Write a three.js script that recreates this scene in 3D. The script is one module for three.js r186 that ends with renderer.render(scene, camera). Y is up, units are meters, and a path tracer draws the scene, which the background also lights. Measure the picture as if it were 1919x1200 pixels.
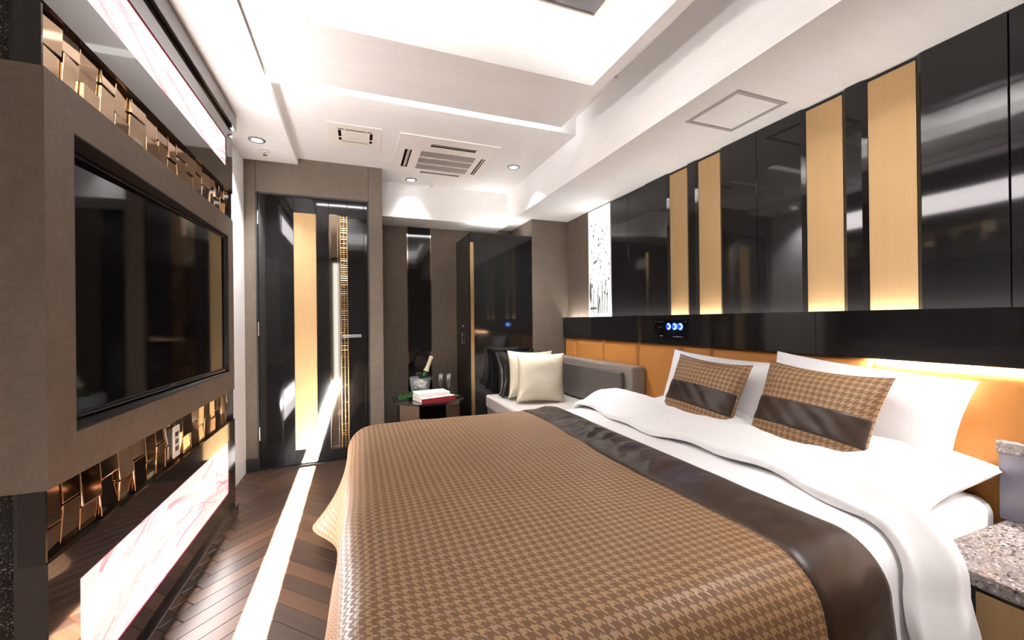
import * as THREE from 'three';
import { RoundedBoxGeometry } from 'three/addons/geometries/RoundedBoxGeometry.js';
import { mergeGeometries, mergeVertices } from 'three/addons/utils/BufferGeometryUtils.js';
import { RectAreaLightUniformsLib } from 'three/addons/lights/RectAreaLightUniformsLib.js';

// ---------------------------------------------------------------- camera, sky, sun, large lights, exposure
const renderer = new THREE.WebGLRenderer({ antialias: true });
renderer.toneMapping = THREE.LinearToneMapping;
renderer.toneMappingExposure = 3.65;
renderer.shadowMap.enabled = true;
RectAreaLightUniformsLib.init();
const scene = new THREE.Scene();
scene.background = new THREE.Color().setRGB(0.75, 0.85, 1.0);
const FPX = 763.1;
const camera = new THREE.PerspectiveCamera(2 * Math.atan(600 / FPX) * 180 / Math.PI, 1919 / 1200, 0.03, 60);
camera.rotation.order = 'YXZ';
camera.rotation.set(0.001833, -0.36399, -0.011052);
camera.position.set(0, 1.08, 0);
scene.add(camera);

const WARM = new THREE.Color().setRGB(1.0, 0.95, 0.89);
const NEUTRAL = new THREE.Color().setRGB(1.0, 0.995, 0.99);
const GLOW = { cove: 11.5, slot: 3.8, ledgeUp: 20, ledgeDown: 85, wardrobe: 8, panelGlow: 0.34, panelLight: 4.5, art: 0.38, spot: 1.7, sun: 200 };

const sun = new THREE.DirectionalLight(new THREE.Color().setRGB(1, 0.96, 0.9), GLOW.sun);
sun.name = 'sun';
sun.position.set(-0.354, 2.6, 2.4); sun.target.position.set(-0.354, 0, -3.3);
sun.castShadow = true; sun.shadow.radius = 0.3; sun.shadow.mapSize.set(2048, 2048);
Object.assign(sun.shadow.camera, { left: -3, right: 3, top: 3, bottom: -3, near: 0.1, far: 12 });
scene.add(sun, sun.target);

function areaLight(name, w, h, pos, look, color, intensity) {
  const l = new THREE.RectAreaLight(color, intensity, w, h);
  l.name = name; l.position.set(...pos); l.lookAt(new THREE.Vector3(...look)); l.castShadow = true;
  scene.add(l); return l;
}

// ---------------------------------------------------------------- random, noise, textures
function rng(seed) { let a = seed >>> 0; return () => { a = (a + 0x6D2B79F5) | 0; let t = Math.imul(a ^ (a >>> 15), 1 | a); t = (t + Math.imul(t ^ (t >>> 7), 61 | t)) ^ t; return ((t ^ (t >>> 14)) >>> 0) / 4294967296; }; }
function tileNoise(seed, nx, ny) {       // periodic value noise on [0,1)^2
  const r = rng(seed), g = new Float32Array(nx * ny); for (let i = 0; i < g.length; i++) g[i] = r();
  const s = (t) => t * t * (3 - 2 * t);
  return (u, v) => {
    const x = (u - Math.floor(u)) * nx, y = (v - Math.floor(v)) * ny, i = Math.floor(x), j = Math.floor(y), a = s(x - i), b = s(y - j);
    const i0 = i % nx, i1 = (i + 1) % nx, j0 = j % ny, j1 = (j + 1) % ny;
    return (g[j0 * nx + i0] * (1 - a) + g[j0 * nx + i1] * a) * (1 - b) + (g[j1 * nx + i0] * (1 - a) + g[j1 * nx + i1] * a) * b;
  };
}
function fbm(seed, nx, ny, oct = 4, gain = 0.5) {
  const n = []; for (let o = 0; o < oct; o++) n.push(tileNoise(seed + o * 17, nx << o, ny << o));
  let tot = 0; for (let o = 0, a = 1; o < oct; o++, a *= gain) tot += a;
  return (u, v) => { let t = 0, a = 1; for (const f of n) { t += a * f(u, v); a *= gain; } return t / tot; };
}
function dataTex(size, fn, srgb, metres = 1) {
  const [w, h] = Array.isArray(size) ? size : [size, size], d = new Uint8Array(w * h * 4);
  for (let y = 0; y < h; y++) for (let x = 0; x < w; x++) {
    const c = fn((x + 0.5) / w, (y + 0.5) / h), k = (y * w + x) * 4;
    for (let i = 0; i < 3; i++) d[k + i] = Math.max(0, Math.min(255, Math.round(255 * (Array.isArray(c) ? c[i] : c))));
    d[k + 3] = 255;
  }
  const t = new THREE.DataTexture(d, w, h); t.wrapS = t.wrapT = THREE.RepeatWrapping; t.magFilter = THREE.LinearFilter; t.minFilter = THREE.LinearMipmapLinearFilter; t.generateMipmaps = true;
  if (srgb) t.colorSpace = THREE.SRGBColorSpace;
  const m = Array.isArray(metres) ? metres : [metres, metres];
  t.repeat.set(1 / m[0], 1 / m[1]); t.needsUpdate = true; return t;
}
const mixc = (a, b, t) => a.map((v, i) => v + (b[i] - v) * t);
const h1 = fbm(11, 24, 24, 4, 0.6), h2 = fbm(23, 6, 6, 3), fine = fbm(31, 96, 96, 2), streak = fbm(41, 3, 90, 3, 0.6);
const wallpaperMap = dataTex(512, (u, v) => { const t = 0.5 * h1(u, v) + 0.2 * h2(u, v) + 0.3 * fine(u, v); return mixc([0.36, 0.315, 0.27], [0.475, 0.425, 0.375], t); }, true, 0.6);
const wallpaperBump = dataTex(512, (u, v) => 0.5 * fine(u, v) + 0.5 * h1(u, v), false, 0.3);
const waveBump = dataTex(256, (() => { const n = fbm(7, 3, 2, 2, 0.3); return (u, v) => n(u, v); })(), false, [0.9, 1.4]);
const brushed = dataTex([512, 64], (() => { const n = fbm(53, 160, 2, 2); return (u, v) => n(u, v); })(), false, [0.25, 0.6]);
const brushedRough = dataTex([512, 64], (() => { const n = fbm(57, 160, 2, 2); return (u, v) => { const t = 0.82 + 0.18 * n(u, v); return [t, t, t]; }; })(), false, [0.25, 0.6]);
const woodMaps = [0, 1, 2, 3].map((k) => {
  const a = fbm(100 + k, 2, 40, 4, 0.6), b = fbm(140 + k, 1, 6, 2), c = fbm(160 + k, 8, 160, 2);
  const lo = [[0.15, 0.105, 0.085], [0.185, 0.125, 0.098], [0.22, 0.15, 0.112], [0.165, 0.12, 0.1]][k], hi = [[0.29, 0.2, 0.155], [0.34, 0.235, 0.175], [0.41, 0.285, 0.21], [0.305, 0.225, 0.18]][k];
  return dataTex([256, 256], (u, v) => mixc(lo, hi, Math.min(1, Math.max(0, 0.5 * a(u, v) + 0.3 * b(u, v) + 0.25 * c(u, v) - 0.02))), true, [0.5, 0.2]);
});
const graniteMap = dataTex(512, (() => {
  const a = fbm(201, 70, 70, 2, 0.7), b = fbm(203, 30, 60, 3, 0.7), c = fbm(205, 6, 6, 2);
  return (u, v) => { let t = a(u, v), q = b(u, v); let col = mixc([0.36, 0.33, 0.33], [0.66, 0.61, 0.59], t * 0.8 + 0.3 * c(u, v)); if (q > 0.62) col = mixc(col, [0.2, 0.17, 0.18], Math.min(1, (q - 0.62) * 9)); if (t > 0.72) col = mixc(col, [0.85, 0.8, 0.76], 0.7); return col; };
})(), true, 0.35);
const leatherBump = dataTex(512, (() => { const a = fbm(301, 80, 80, 3, 0.6); return (u, v) => Math.abs(a(u, v) - 0.5) * 2; })(), false, 0.25);
const weaveBump = dataTex(256, (u, v) => 0.5 + 0.25 * Math.sin(u * 2 * Math.PI * 40) + 0.25 * Math.sin(v * 2 * Math.PI * 40), false, 0.06);
const glitterBump = dataTex(512, (() => { const a = fbm(311, 60, 60, 3, 0.8); return (u, v) => a(u, v); })(), false, 0.16);
const flakeMap = dataTex(512, (() => { const R = rng(333), a = fbm(335, 128, 128, 1), b = fbm(337, 5, 5, 2); void R; return (u, v) => (a(u, v) + 0.25 * b(u, v) > 0.93 ? [0.5, 0.47, 0.42] : [0.1, 0.095, 0.09]); })(), true, 0.3);
const plasterMap = dataTex(256, (() => { const a = fbm(321, 4, 40, 3), b = fbm(325, 6, 6, 3); return (u, v) => { const t = 0.5 * a(u, v) + 0.5 * b(u, v); return mixc([0.905, 0.898, 0.892], [0.95, 0.945, 0.94], t); }; })(), true, 1.2);
function hounds(u, v) {                   // woven dog-tooth motif, 1 = dark
  const q = 0.56, a = u < q, b = v < q; if (a && b) return 1; if (!a && !b) return 0;
  const s = (2 * (u - v) + 4.04) % 1; return (a ? s < 0.55 : s >= 0.45) ? 1 : 0;
}
const houndsTex = (lo, hi, m) => dataTex(256, (u, v) => { let t = 0; for (let i = 0; i < 3; i++) for (let j = 0; j < 3; j++) t += hounds((u * 4 + (i - 1) * 0.006 + 4) % 1, (v * 4 + (j - 1) * 0.006 + 4) % 1); t /= 9; return Array.isArray(lo) ? mixc(hi, lo, t) : hi + (lo - hi) * t; }, Array.isArray(lo), m);
const quiltMap = houndsTex([0.485, 0.358, 0.248], [0.68, 0.54, 0.4], 0.092), quiltRough = houndsTex(1.0, 0.62, 0.092);

// ---------------------------------------------------------------- materials
const std = (o) => new THREE.MeshStandardMaterial(o), phy = (o) => new THREE.MeshPhysicalMaterial(o);
const lin = (r, g, b) => new THREE.Color().setRGB(r, g, b);
const M = {
  plaster: std({ map: plasterMap, roughness: 0.9 }),
  white: std({ color: '#ece9e6', roughness: 0.55 }),
  acPlastic: std({ color: '#efe9e2', roughness: 0.45 }),
  wallpaper: std({ map: wallpaperMap, bumpMap: wallpaperBump, bumpScale: 0.0006, roughness: 0.62 }),
  lacquer: phy({ color: lin(0.011, 0.0105, 0.0105), roughness: 0.05, bumpMap: waveBump, bumpScale: 0.0011, }),
  lacquerFlat: phy({ color: lin(0.011, 0.0105, 0.0105), roughness: 0.06 }),
  cabinetLacquer: phy({ color: lin(0.018, 0.014, 0.013), roughness: 0.07, bumpMap: waveBump, bumpScale: 0.0006, clearcoat: 0.4, clearcoatRoughness: 0.03 }),
  gold: phy({ color: lin(0.57, 0.39, 0.2), metalness: 1, roughness: 0.62, roughnessMap: brushedRough, bumpMap: brushed, bumpScale: 0.00002 }),
  goldTrim: std({ color: lin(0.66, 0.47, 0.22), metalness: 1, roughness: 0.3 }),
  bronzeMirror: std({ color: lin(0.62, 0.44, 0.29), metalness: 1, roughness: 0.06 }),
  bronzeMirrorDark: std({ color: lin(0.36, 0.27, 0.2), metalness: 1, roughness: 0.05 }),
  doorMirror: std({ color: lin(0.36, 0.3, 0.22), metalness: 1, roughness: 0.04 }),
  bead: std({ color: lin(0.5, 0.34, 0.17), metalness: 1, roughness: 0.22 }),
  chrome: std({ color: lin(0.75, 0.74, 0.72), metalness: 1, roughness: 0.2 }),
  blackMatte: std({ color: lin(0.012, 0.011, 0.011), roughness: 0.6 }),
  blackSoft: std({ color: lin(0.02, 0.019, 0.019), roughness: 0.4 }),
  screen: phy({ color: lin(0.004, 0.004, 0.0045), roughness: 0.05, specularIntensity: 0.6 }),
  glitter: phy({ map: flakeMap, roughness: 0.22, bumpMap: glitterBump, bumpScale: 0.007 }),
  headLeather: phy({ color: '#bd7f40', roughness: 0.52, bumpMap: leatherBump, bumpScale: 0.00025, specularIntensity: 0.7 }),
  greyLeather: phy({ color: '#857b73', roughness: 0.4, bumpMap: leatherBump, bumpScale: 0.0003, clearcoat: 0.15, clearcoatRoughness: 0.35 }),
  darkLeather: phy({ color: '#57514d', roughness: 0.42, bumpMap: leatherBump, bumpScale: 0.0003, clearcoat: 0.1, clearcoatRoughness: 0.35 }),
  seatLeather: phy({ color: '#b9b2ac', roughness: 0.5, bumpMap: leatherBump, bumpScale: 0.0002 }),
  quilt: phy({ map: quiltMap, roughness: 0.62, roughnessMap: quiltRough, sheen: 0.25, sheenRoughness: 0.5, sheenColor: lin(0.9, 0.75, 0.6) }),
  satinBrown: phy({ color: '#3a2c23', roughness: 0.4, sheen: 0.12, sheenRoughness: 0.4, sheenColor: lin(0.6, 0.5, 0.45) }),
  cotton: std({ color: '#f1eff0', roughness: 0.9, bumpMap: weaveBump, bumpScale: 0.00008 }),
  champagne: phy({ color: '#e6dcc4', metalness: 0.35, roughness: 0.36, sheen: 0.3, sheenRoughness: 0.4, sheenColor: lin(1, 0.95, 0.8) }),
  blackSatin: phy({ color: '#1d1816', roughness: 0.25 }),
  granite: phy({ map: graniteMap, roughness: 0.16, clearcoat: 0.4, clearcoatRoughness: 0.08 }),
  greyGloss: phy({ color: '#6f6a76', roughness: 0.12 }),
  glass: phy({ color: '#ffffff', transmission: 1, thickness: 0, roughness: 0.02, ior: 1.5 }),
  frosted: phy({ color: '#f4f6f8', transmission: 0.85, thickness: 0, roughness: 0.12, ior: 1.5 }),
  darkGlass: phy({ color: lin(0.02, 0.015, 0.014), roughness: 0.05, clearcoat: 0.6 }),
  smokeMirror: std({ color: lin(0.34, 0.29, 0.26), metalness: 1, roughness: 0.06 }),
  bottleGreen: phy({ color: lin(0.008, 0.03, 0.012), roughness: 0.06 }),
  foil: std({ color: '#e6d9b4', metalness: 0.35, roughness: 0.38 }),
  leaf: std({ color: '#3f7a38', roughness: 0.6, side: THREE.DoubleSide }),
  paper: std({ color: '#eeeae4', roughness: 0.8 }),
  redCover: std({ color: '#9a2530', roughness: 0.45 }),
  ice: phy({ color: '#dfe6ea', transmission: 0.6, thickness: 0, roughness: 0.25 }),
  frameBeige: std({ color: '#cdbfb4', roughness: 0.5 }),
  hatchDark: phy({ color: lin(0.10, 0.09, 0.09), roughness: 0.15 }),
  housing: std({ color: '#4f4b49', roughness: 0.7 }),
  hatchLine: std({ color: '#a9a4a1', roughness: 0.6 }),
  coverPanel: std({ color: '#f2f1ef', roughness: 0.5 }),
  dark: std({ color: '#2a2725', roughness: 0.8 }),
  grille: std({ color: '#d9d1c8', roughness: 0.5 }),
};
const glowMat = (c, k) => std({ color: '#111111', emissive: c, emissiveIntensity: k, roughness: 1 });

// ---------------------------------------------------------------- geometry helpers
function metreUV(geo) {                   // uv in metres from the face's dominant axis
  const g = geo.index ? geo.toNonIndexed() : geo, p = g.attributes.position, uv = new Float32Array(p.count * 2), n = new THREE.Vector3(), a = new THREE.Vector3(), b = new THREE.Vector3(), c = new THREE.Vector3();
  for (let i = 0; i < p.count; i += 3) {
    a.fromBufferAttribute(p, i); b.fromBufferAttribute(p, i + 1); c.fromBufferAttribute(p, i + 2);
    n.copy(b).sub(a).cross(c.clone().sub(a));
    const ax = Math.abs(n.x), ay = Math.abs(n.y), az = Math.abs(n.z);
    for (let k = 0; k < 3; k++) { const q = [a, b, c][k]; const w = ax >= ay && ax >= az ? [q.z, q.y] : ay >= az ? [q.x, q.z] : [q.x, q.y]; uv[(i + k) * 2] = w[0]; uv[(i + k) * 2 + 1] = w[1]; }
  }
  g.setAttribute('uv', new THREE.BufferAttribute(uv, 2)); return g;
}
function bx(x0, x1, y0, y1, z0, z1, r = 0, seg = 2) {
  const w = Math.abs(x1 - x0), h = Math.abs(y1 - y0), d = Math.abs(z1 - z0);
  const g = r > 0 ? new RoundedBoxGeometry(w, h, d, seg, Math.min(r, w * 0.49, h * 0.49, d * 0.49)) : new THREE.BoxGeometry(w, h, d);
  g.translate((x0 + x1) / 2, (y0 + y1) / 2, (z0 + z1) / 2); return metreUV(g);
}
const clean = (g) => { const q = g.index ? g.toNonIndexed() : g; for (const k of Object.keys(q.attributes)) if (!['position', 'normal', 'uv'].includes(k)) q.deleteAttribute(k); return q; };
const taken = new Map();
function numbered(n) { const k = taken.get(n) || 0; taken.set(n, k + 1); return k ? n + '_' + String(k).padStart(3, '0') : n; }
function mesh(name, geos, mat, parent) {
  const list = Array.isArray(geos) ? geos : [geos];
  const g = list.length > 1 ? mergeGeometries(list.map(clean)) : list[0];
  const m = new THREE.Mesh(g, mat); m.castShadow = m.receiveShadow = true;
  m.name = parent ? name : numbered(name); (parent || scene).add(m); return m;
}
function thing(name, label, category, pos = [0, 0, 0], group) {
  const o = new THREE.Group(); o.name = numbered(name); o.position.set(...pos); o.userData = { label, category }; if (group) o.userData.group = group; scene.add(o); return o;
}
function struct(name, label) { const o = new THREE.Group(); o.name = name; o.userData = { kind: 'structure', label, category: name.split('_')[0] }; scene.add(o); return o; }
function tag(o, label, category, group) { Object.assign(o.userData, { label, category }); if (group) o.userData.group = group; return o; }
function at(o, x, y, z) {                 // rebase a group: its pivot moves to the base, its parts stay where they are
  o.position.set(x, y, z); for (const c of o.children) c.position.sub(o.position); return o;
}
const cyl = (r0, r1, h, x, y, z, n = 24) => { const g = new THREE.CylinderGeometry(r1, r0, h, n); g.translate(x, y + h / 2, z); return g; };
const lathe = (pts, n = 32) => new THREE.LatheGeometry(pts.map((p) => new THREE.Vector2(p[0], p[1])), n);

function holedPlate(x0, x1, z0, z1, y0, y1, holes) {   // level plate with rectangular openings
  const s = new THREE.Shape(); s.moveTo(x0, -z1); s.lineTo(x1, -z1); s.lineTo(x1, -z0); s.lineTo(x0, -z0); s.closePath();
  for (const [a, b, c, d] of holes) { const h = new THREE.Path(); h.moveTo(a, -d); h.lineTo(a, -c); h.lineTo(b, -c); h.lineTo(b, -d); h.closePath(); s.holes.push(h); }
  return metreUV(new THREE.ExtrudeGeometry(s, { depth: y1 - y0, bevelEnabled: false }).rotateX(-Math.PI / 2).translate(0, y0, 0));
}
const openBox = (x0, x1, y0, y1, z0, z1, t = 0.004) => [bx(x0, x0 + t, y0, y1, z0, z1), bx(x1 - t, x1, y0, y1, z0, z1), bx(x0, x1, y0, y1, z0, z0 + t), bx(x0, x1, y0, y1, z1 - t, z1), bx(x0, x1, y1, y1 + t, z0, z1)];
function gridSolid(outer, inner, nu, nv, uvOf) {   // closed sheet between two parametric surfaces
  const pos = [], uv = [], idx = [], W = nv + 1;
  for (const f of [outer, inner]) for (let i = 0; i <= nu; i++) for (let j = 0; j <= nv; j++) { const p = f(i / nu, j / nv); pos.push(p.x, p.y, p.z); const q = uvOf(i / nu, j / nv); uv.push(q[0], q[1]); }
  const O = (nu + 1) * W;
  for (let i = 0; i < nu; i++) for (let j = 0; j < nv; j++) { const a = i * W + j, b = a + 1, c = a + W, d = c + 1; idx.push(a, b, c, b, d, c, O + a, O + c, O + b, O + b, O + c, O + d); }
  for (let i = 0; i < nu; i++) { let a = i * W, c = a + W; idx.push(a, c, O + a, c, O + c, O + a); a = i * W + nv; c = a + W; idx.push(a, O + a, c, c, O + a, O + c); }
  for (let j = 0; j < nv; j++) { let a = j, b = j + 1; idx.push(a, O + a, b, b, O + a, O + b); a = nu * W + j; b = a + 1; idx.push(a, b, O + a, b, O + b, O + a); }
  const g = new THREE.BufferGeometry(); g.setAttribute('position', new THREE.Float32BufferAttribute(pos, 3)); g.setAttribute('uv', new THREE.Float32BufferAttribute(uv, 2)); g.setIndex(idx); g.computeVertexNormals(); return g;
}

// ================================================================ THE SETTING
const RX = 1.948, BACK = -4.10, DOORZ = -3.45, REAR = 1.3;
// ---- floor: herringbone planks over a screed
{
  const floor = struct('floor', 'dark brown wooden floor of diagonal parquet blocks');
  mesh('subfloor', bx(-0.95, 2.05, -0.12, -0.012, BACK - 0.1, REAR + 0.1), M.dark, floor);
  mesh('floor_field', [bx(0.32, RX, -0.012, -0.001, BACK, REAR), bx(-0.85, 0.32, -0.012, -0.001, -0.4, REAR)], std({ map: woodMaps[0], roughness: 0.3 }), floor);
  const wm = woodMaps.map((t) => phy({ map: t, roughness: 0.38, clearcoat: 0.12, clearcoatRoughness: 0.2 }));
  const L = 0.42, W = 0.07, gap = 0.0012, R = rng(5), c45 = Math.SQRT1_2;
  const clipTo = (poly, x0, x1, y0, y1) => {
    const cut = (P, inside, cross) => { const out = []; for (let i = 0; i < P.length; i++) { const a = P[i], b = P[(i + 1) % P.length], ia = inside(a), ib = inside(b); if (ia) out.push(a); if (ia !== ib) out.push(cross(a, b)); } return out; };
    const lerp = (a, b, t) => [a[0] + (b[0] - a[0]) * t, a[1] + (b[1] - a[1]) * t];
    poly = cut(poly, (p) => p[0] >= x0, (a, b) => lerp(a, b, (x0 - a[0]) / (b[0] - a[0])));
    poly = cut(poly, (p) => p[0] <= x1, (a, b) => lerp(a, b, (x1 - a[0]) / (b[0] - a[0])));
    poly = cut(poly, (p) => p[1] >= y0, (a, b) => lerp(a, b, (y0 - a[1]) / (b[1] - a[1])));
    return cut(poly, (p) => p[1] <= y1, (a, b) => lerp(a, b, (y1 - a[1]) / (b[1] - a[1])));
  };
  const plank = (u0, v0, along) => {       // rectangle in the 45-degree lattice
    const w = along ? L : W, h = along ? W : L;
    const q = [[u0 + gap, v0 + gap], [u0 + w - gap, v0 + gap], [u0 + w - gap, v0 + h - gap], [u0 + gap, v0 + h - gap]].map(([u, v]) => [(u - v) * c45 - 0.3, (u + v) * c45 - 2.4]);
    const P = clipTo(q, -0.85, 0.32, BACK, -0.4); if (P.length < 3) return;
    let A = 0; for (let i = 0; i < P.length; i++) { const a = P[i], b = P[(i + 1) % P.length]; A += a[0] * b[1] - a[1] * b[0]; } if (Math.abs(A) < 0.0008) return;
    const n = P.length, cx = P.reduce((s, p) => s + p[0], 0) / n, cz = P.reduce((s, p) => s + p[1], 0) / n, k = 0.985, pos = [], uv = [], ou = R() * 3, ov = R() * 3;
    const V = (p, y, s) => { const x = cx + (p[0] - cx) * s, z = cz + (p[1] - cz) * s; pos.push(x, y, z); const a = (x + z) * c45, b = (z - x) * c45; uv.push(ou + (along ? a : b), ov + (along ? b : a)); };
    const flip = A > 0;
    const tri = (a, b, c) => { for (const q2 of flip ? [a, c, b] : [a, b, c]) V(...q2); };
    for (let i = 1; i < n - 1; i++) tri([P[0], 0, k], [P[i], 0, k], [P[i + 1], 0, k]);
    for (let i = 0; i < n; i++) { const a = P[i], b = P[(i + 1) % n]; tri([a, 0, k], [b, -0.0012, 1], [b, 0, k]); tri([a, 0, k], [a, -0.0012, 1], [b, -0.0012, 1]); tri([a, -0.0012, 1], [b, -0.012, 1], [b, -0.0012, 1]); tri([a, -0.0012, 1], [a, -0.012, 1], [b, -0.012, 1]); }
    const g = new THREE.BufferGeometry(); g.setAttribute('position', new THREE.Float32BufferAttribute(pos, 3)); g.setAttribute('uv', new THREE.Float32BufferAttribute(uv, 2)); g.computeVertexNormals();
    mesh('plank', g, wm[Math.floor(R() * 4)], floor);
  };
  const N = Math.round(L / W);
  // herringbone: rows step along the diagonal
  for (let a = -60; a <= 60; a++) for (let b = -8; b <= 8; b++) {
    const u = a * W + b * 2 * L * 0, v = a * W;
    plank(a * W + b * 2 * L, v, true);
    plank(a * W + b * 2 * L + L, v - L + W, false);
  }
  void N;
}
// ---- walls
{
  const w = struct('wall_left', 'white plastered side wall behind the television unit');
  mesh('plaster', bx(-0.97, -0.85, 0, 2.62, DOORZ - 0.1, REAR), M.plaster, w);
  mesh('pier', bx(-0.85, -0.76, 0, 2.3, DOORZ, -2.74), M.plaster, w);
}
{
  const w = struct('wall_rear', 'taupe papered end wall with a tall narrow window slit');
  const x0 = -0.407, x1 = -0.302;
  mesh('papered_field', [bx(-0.97, x0, 0, 2.62, REAR, REAR + 0.12), bx(x1, 2.07, 0, 2.62, REAR, REAR + 0.12), bx(x0, x1, 2.2, 2.62, REAR, REAR + 0.12)], M.wallpaper, w);
}
{
  const w = struct('wall_back', 'taupe papered end wall with door surround, glossy black strip and pier');
  mesh('core', [bx(-0.97, -0.69, 0, 2.62, BACK, DOORZ - 0.02), bx(-0.69, 0.1, 2.07, 2.62, BACK, DOORZ - 0.02), bx(0.1, 0.19, 0, 2.62, BACK, DOORZ - 0.02), bx(-0.97, 2.07, 0, 2.62, BACK - 0.12, BACK - 0.01), bx(-0.69, 0.1, 0, 2.07, BACK - 0.01, BACK + 0.3)], M.dark, w);
  mesh('surround_panel', bx(-0.76, -0.688, 0.0, 2.33, DOORZ - 0.02, DOORZ, 0.0015), M.wallpaper, w);
  mesh('surround_panel', bx(-0.685, 0.094, 2.05, 2.33, DOORZ - 0.02, DOORZ, 0.0015), M.wallpaper, w);
  mesh('surround_panel', bx(0.097, 0.2, 0.0, 2.33, DOORZ - 0.02, DOORZ, 0.0015), M.wallpaper, w);
  mesh('return_panel', bx(0.19, 0.2, 0, 2.33, BACK, DOORZ - 0.02), M.wallpaper, w);
  mesh('papered_panel', bx(0.2, 0.466, 0, 2.05, BACK - 0.01, BACK), M.wallpaper, w);
  mesh('papered_panel', bx(0.699, 1.58, 0, 2.05, BACK - 0.01, BACK), M.wallpaper, w);
  mesh('edge_strip', bx(0.466, 0.474, 0, 2.02, BACK - 0.01, BACK + 0.006), M.bronzeMirrorDark, w);
  mesh('edge_strip', bx(0.691, 0.699, 0, 2.02, BACK - 0.01, BACK + 0.006), M.bronzeMirrorDark, w);
  mesh('lacquer_strip', bx(0.474, 0.691, 0, 2.02, BACK - 0.01, BACK + 0.004), M.lacquer, w);
  mesh('pier', bx(1.565, RX, 0, 2.046, BACK, -3.55, 0.002), M.wallpaper, w);
}
{
  const b = mesh('baseboard_back', bx(-0.76, -0.688, 0, 0.095, DOORZ, DOORZ + 0.008), M.blackSoft); b.userData = { kind: 'structure', label: 'short black skirting left of the door', category: 'baseboard' };
}
// ---- right wall: lacquer, gold and papered panels on a backing
{
  const w = struct('wall_right', 'headboard wall of glossy black panels and vertical gold strips');
  mesh('backing', bx(RX + 0.004, 2.07, 0, 2.62, BACK, REAR), M.blackMatte, w);
  const y0 = 1.06, y1 = 2.043;
  const panel = (name, z0, z1, mat, proud, r) => mesh(name, bx(RX - proud, RX + 0.006, y0, y1 - (name === 'gold_panel' ? 0.012 : 0.004), z0 + 0.0012, z1 - 0.0012, r, 2), mat, w);
  panel('papered_panel', -3.55, -3.358, M.wallpaper, 0.002, 0.001); panel('papered_panel', -3.358, -3.162, M.wallpaper, 0.002, 0.001);
  panel('lacquer_panel', -2.815, -2.588, M.lacquer, 0.003, 0.002); panel('lacquer_panel', -2.588, -2.386, M.lacquer, 0.003, 0.002);
  const bevelled = (z0, z1, b0, b1) => {      // lacquer panel with wide bevels beside the gold
    const s = new THREE.Shape(), f = RX - 0.012, k = RX + 0.004;
    s.moveTo(z0, k); s.lineTo(z0, b0 ? RX - 0.001 : f + 0.001); s.lineTo(z0 + (b0 ? 0.016 : 0.001), f); s.lineTo(z1 - (b1 ? 0.016 : 0.001), f); s.lineTo(z1, b1 ? RX - 0.001 : f + 0.001); s.lineTo(z1, k); s.closePath();
    const g = new THREE.ExtrudeGeometry(s, { depth: y1 - y0, bevelEnabled: false });   // (z, x) profile rising along y
    const m = new THREE.Matrix4().set(0, 1, 0, 0, 0, 0, 1, y0, 1, 0, 0, 0, 0, 0, 0, 1); g.applyMatrix4(m);
    mesh('bevelled_panel', metreUV(g), M.lacquer, w);
  };
  bevelled(-2.385, -2.148, 0, 1); panel('gold_panel', -2.147, -1.994, M.gold, 0.001, 0);
  bevelled(-1.993, -1.906, 1, 1); panel('gold_panel', -1.905, -1.746, M.gold, 0.001, 0);
  bevelled(-1.745, -1.513, 1, 0); bevelled(-1.511, -1.271, 0, 1); panel('gold_panel', -1.27, -1.118, M.gold, 0.001, 0);
  bevelled(-1.117, -1.028, 1, 1); panel('gold_panel', -1.027, -0.873, M.gold, 0.001, 0);
  bevelled(-0.872, -0.643, 1, 0); bevelled(-0.639, -0.05, 0, 0); bevelled(-0.046, 0.6, 0, 0); bevelled(0.604, 1.29, 0, 0);
}
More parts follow.
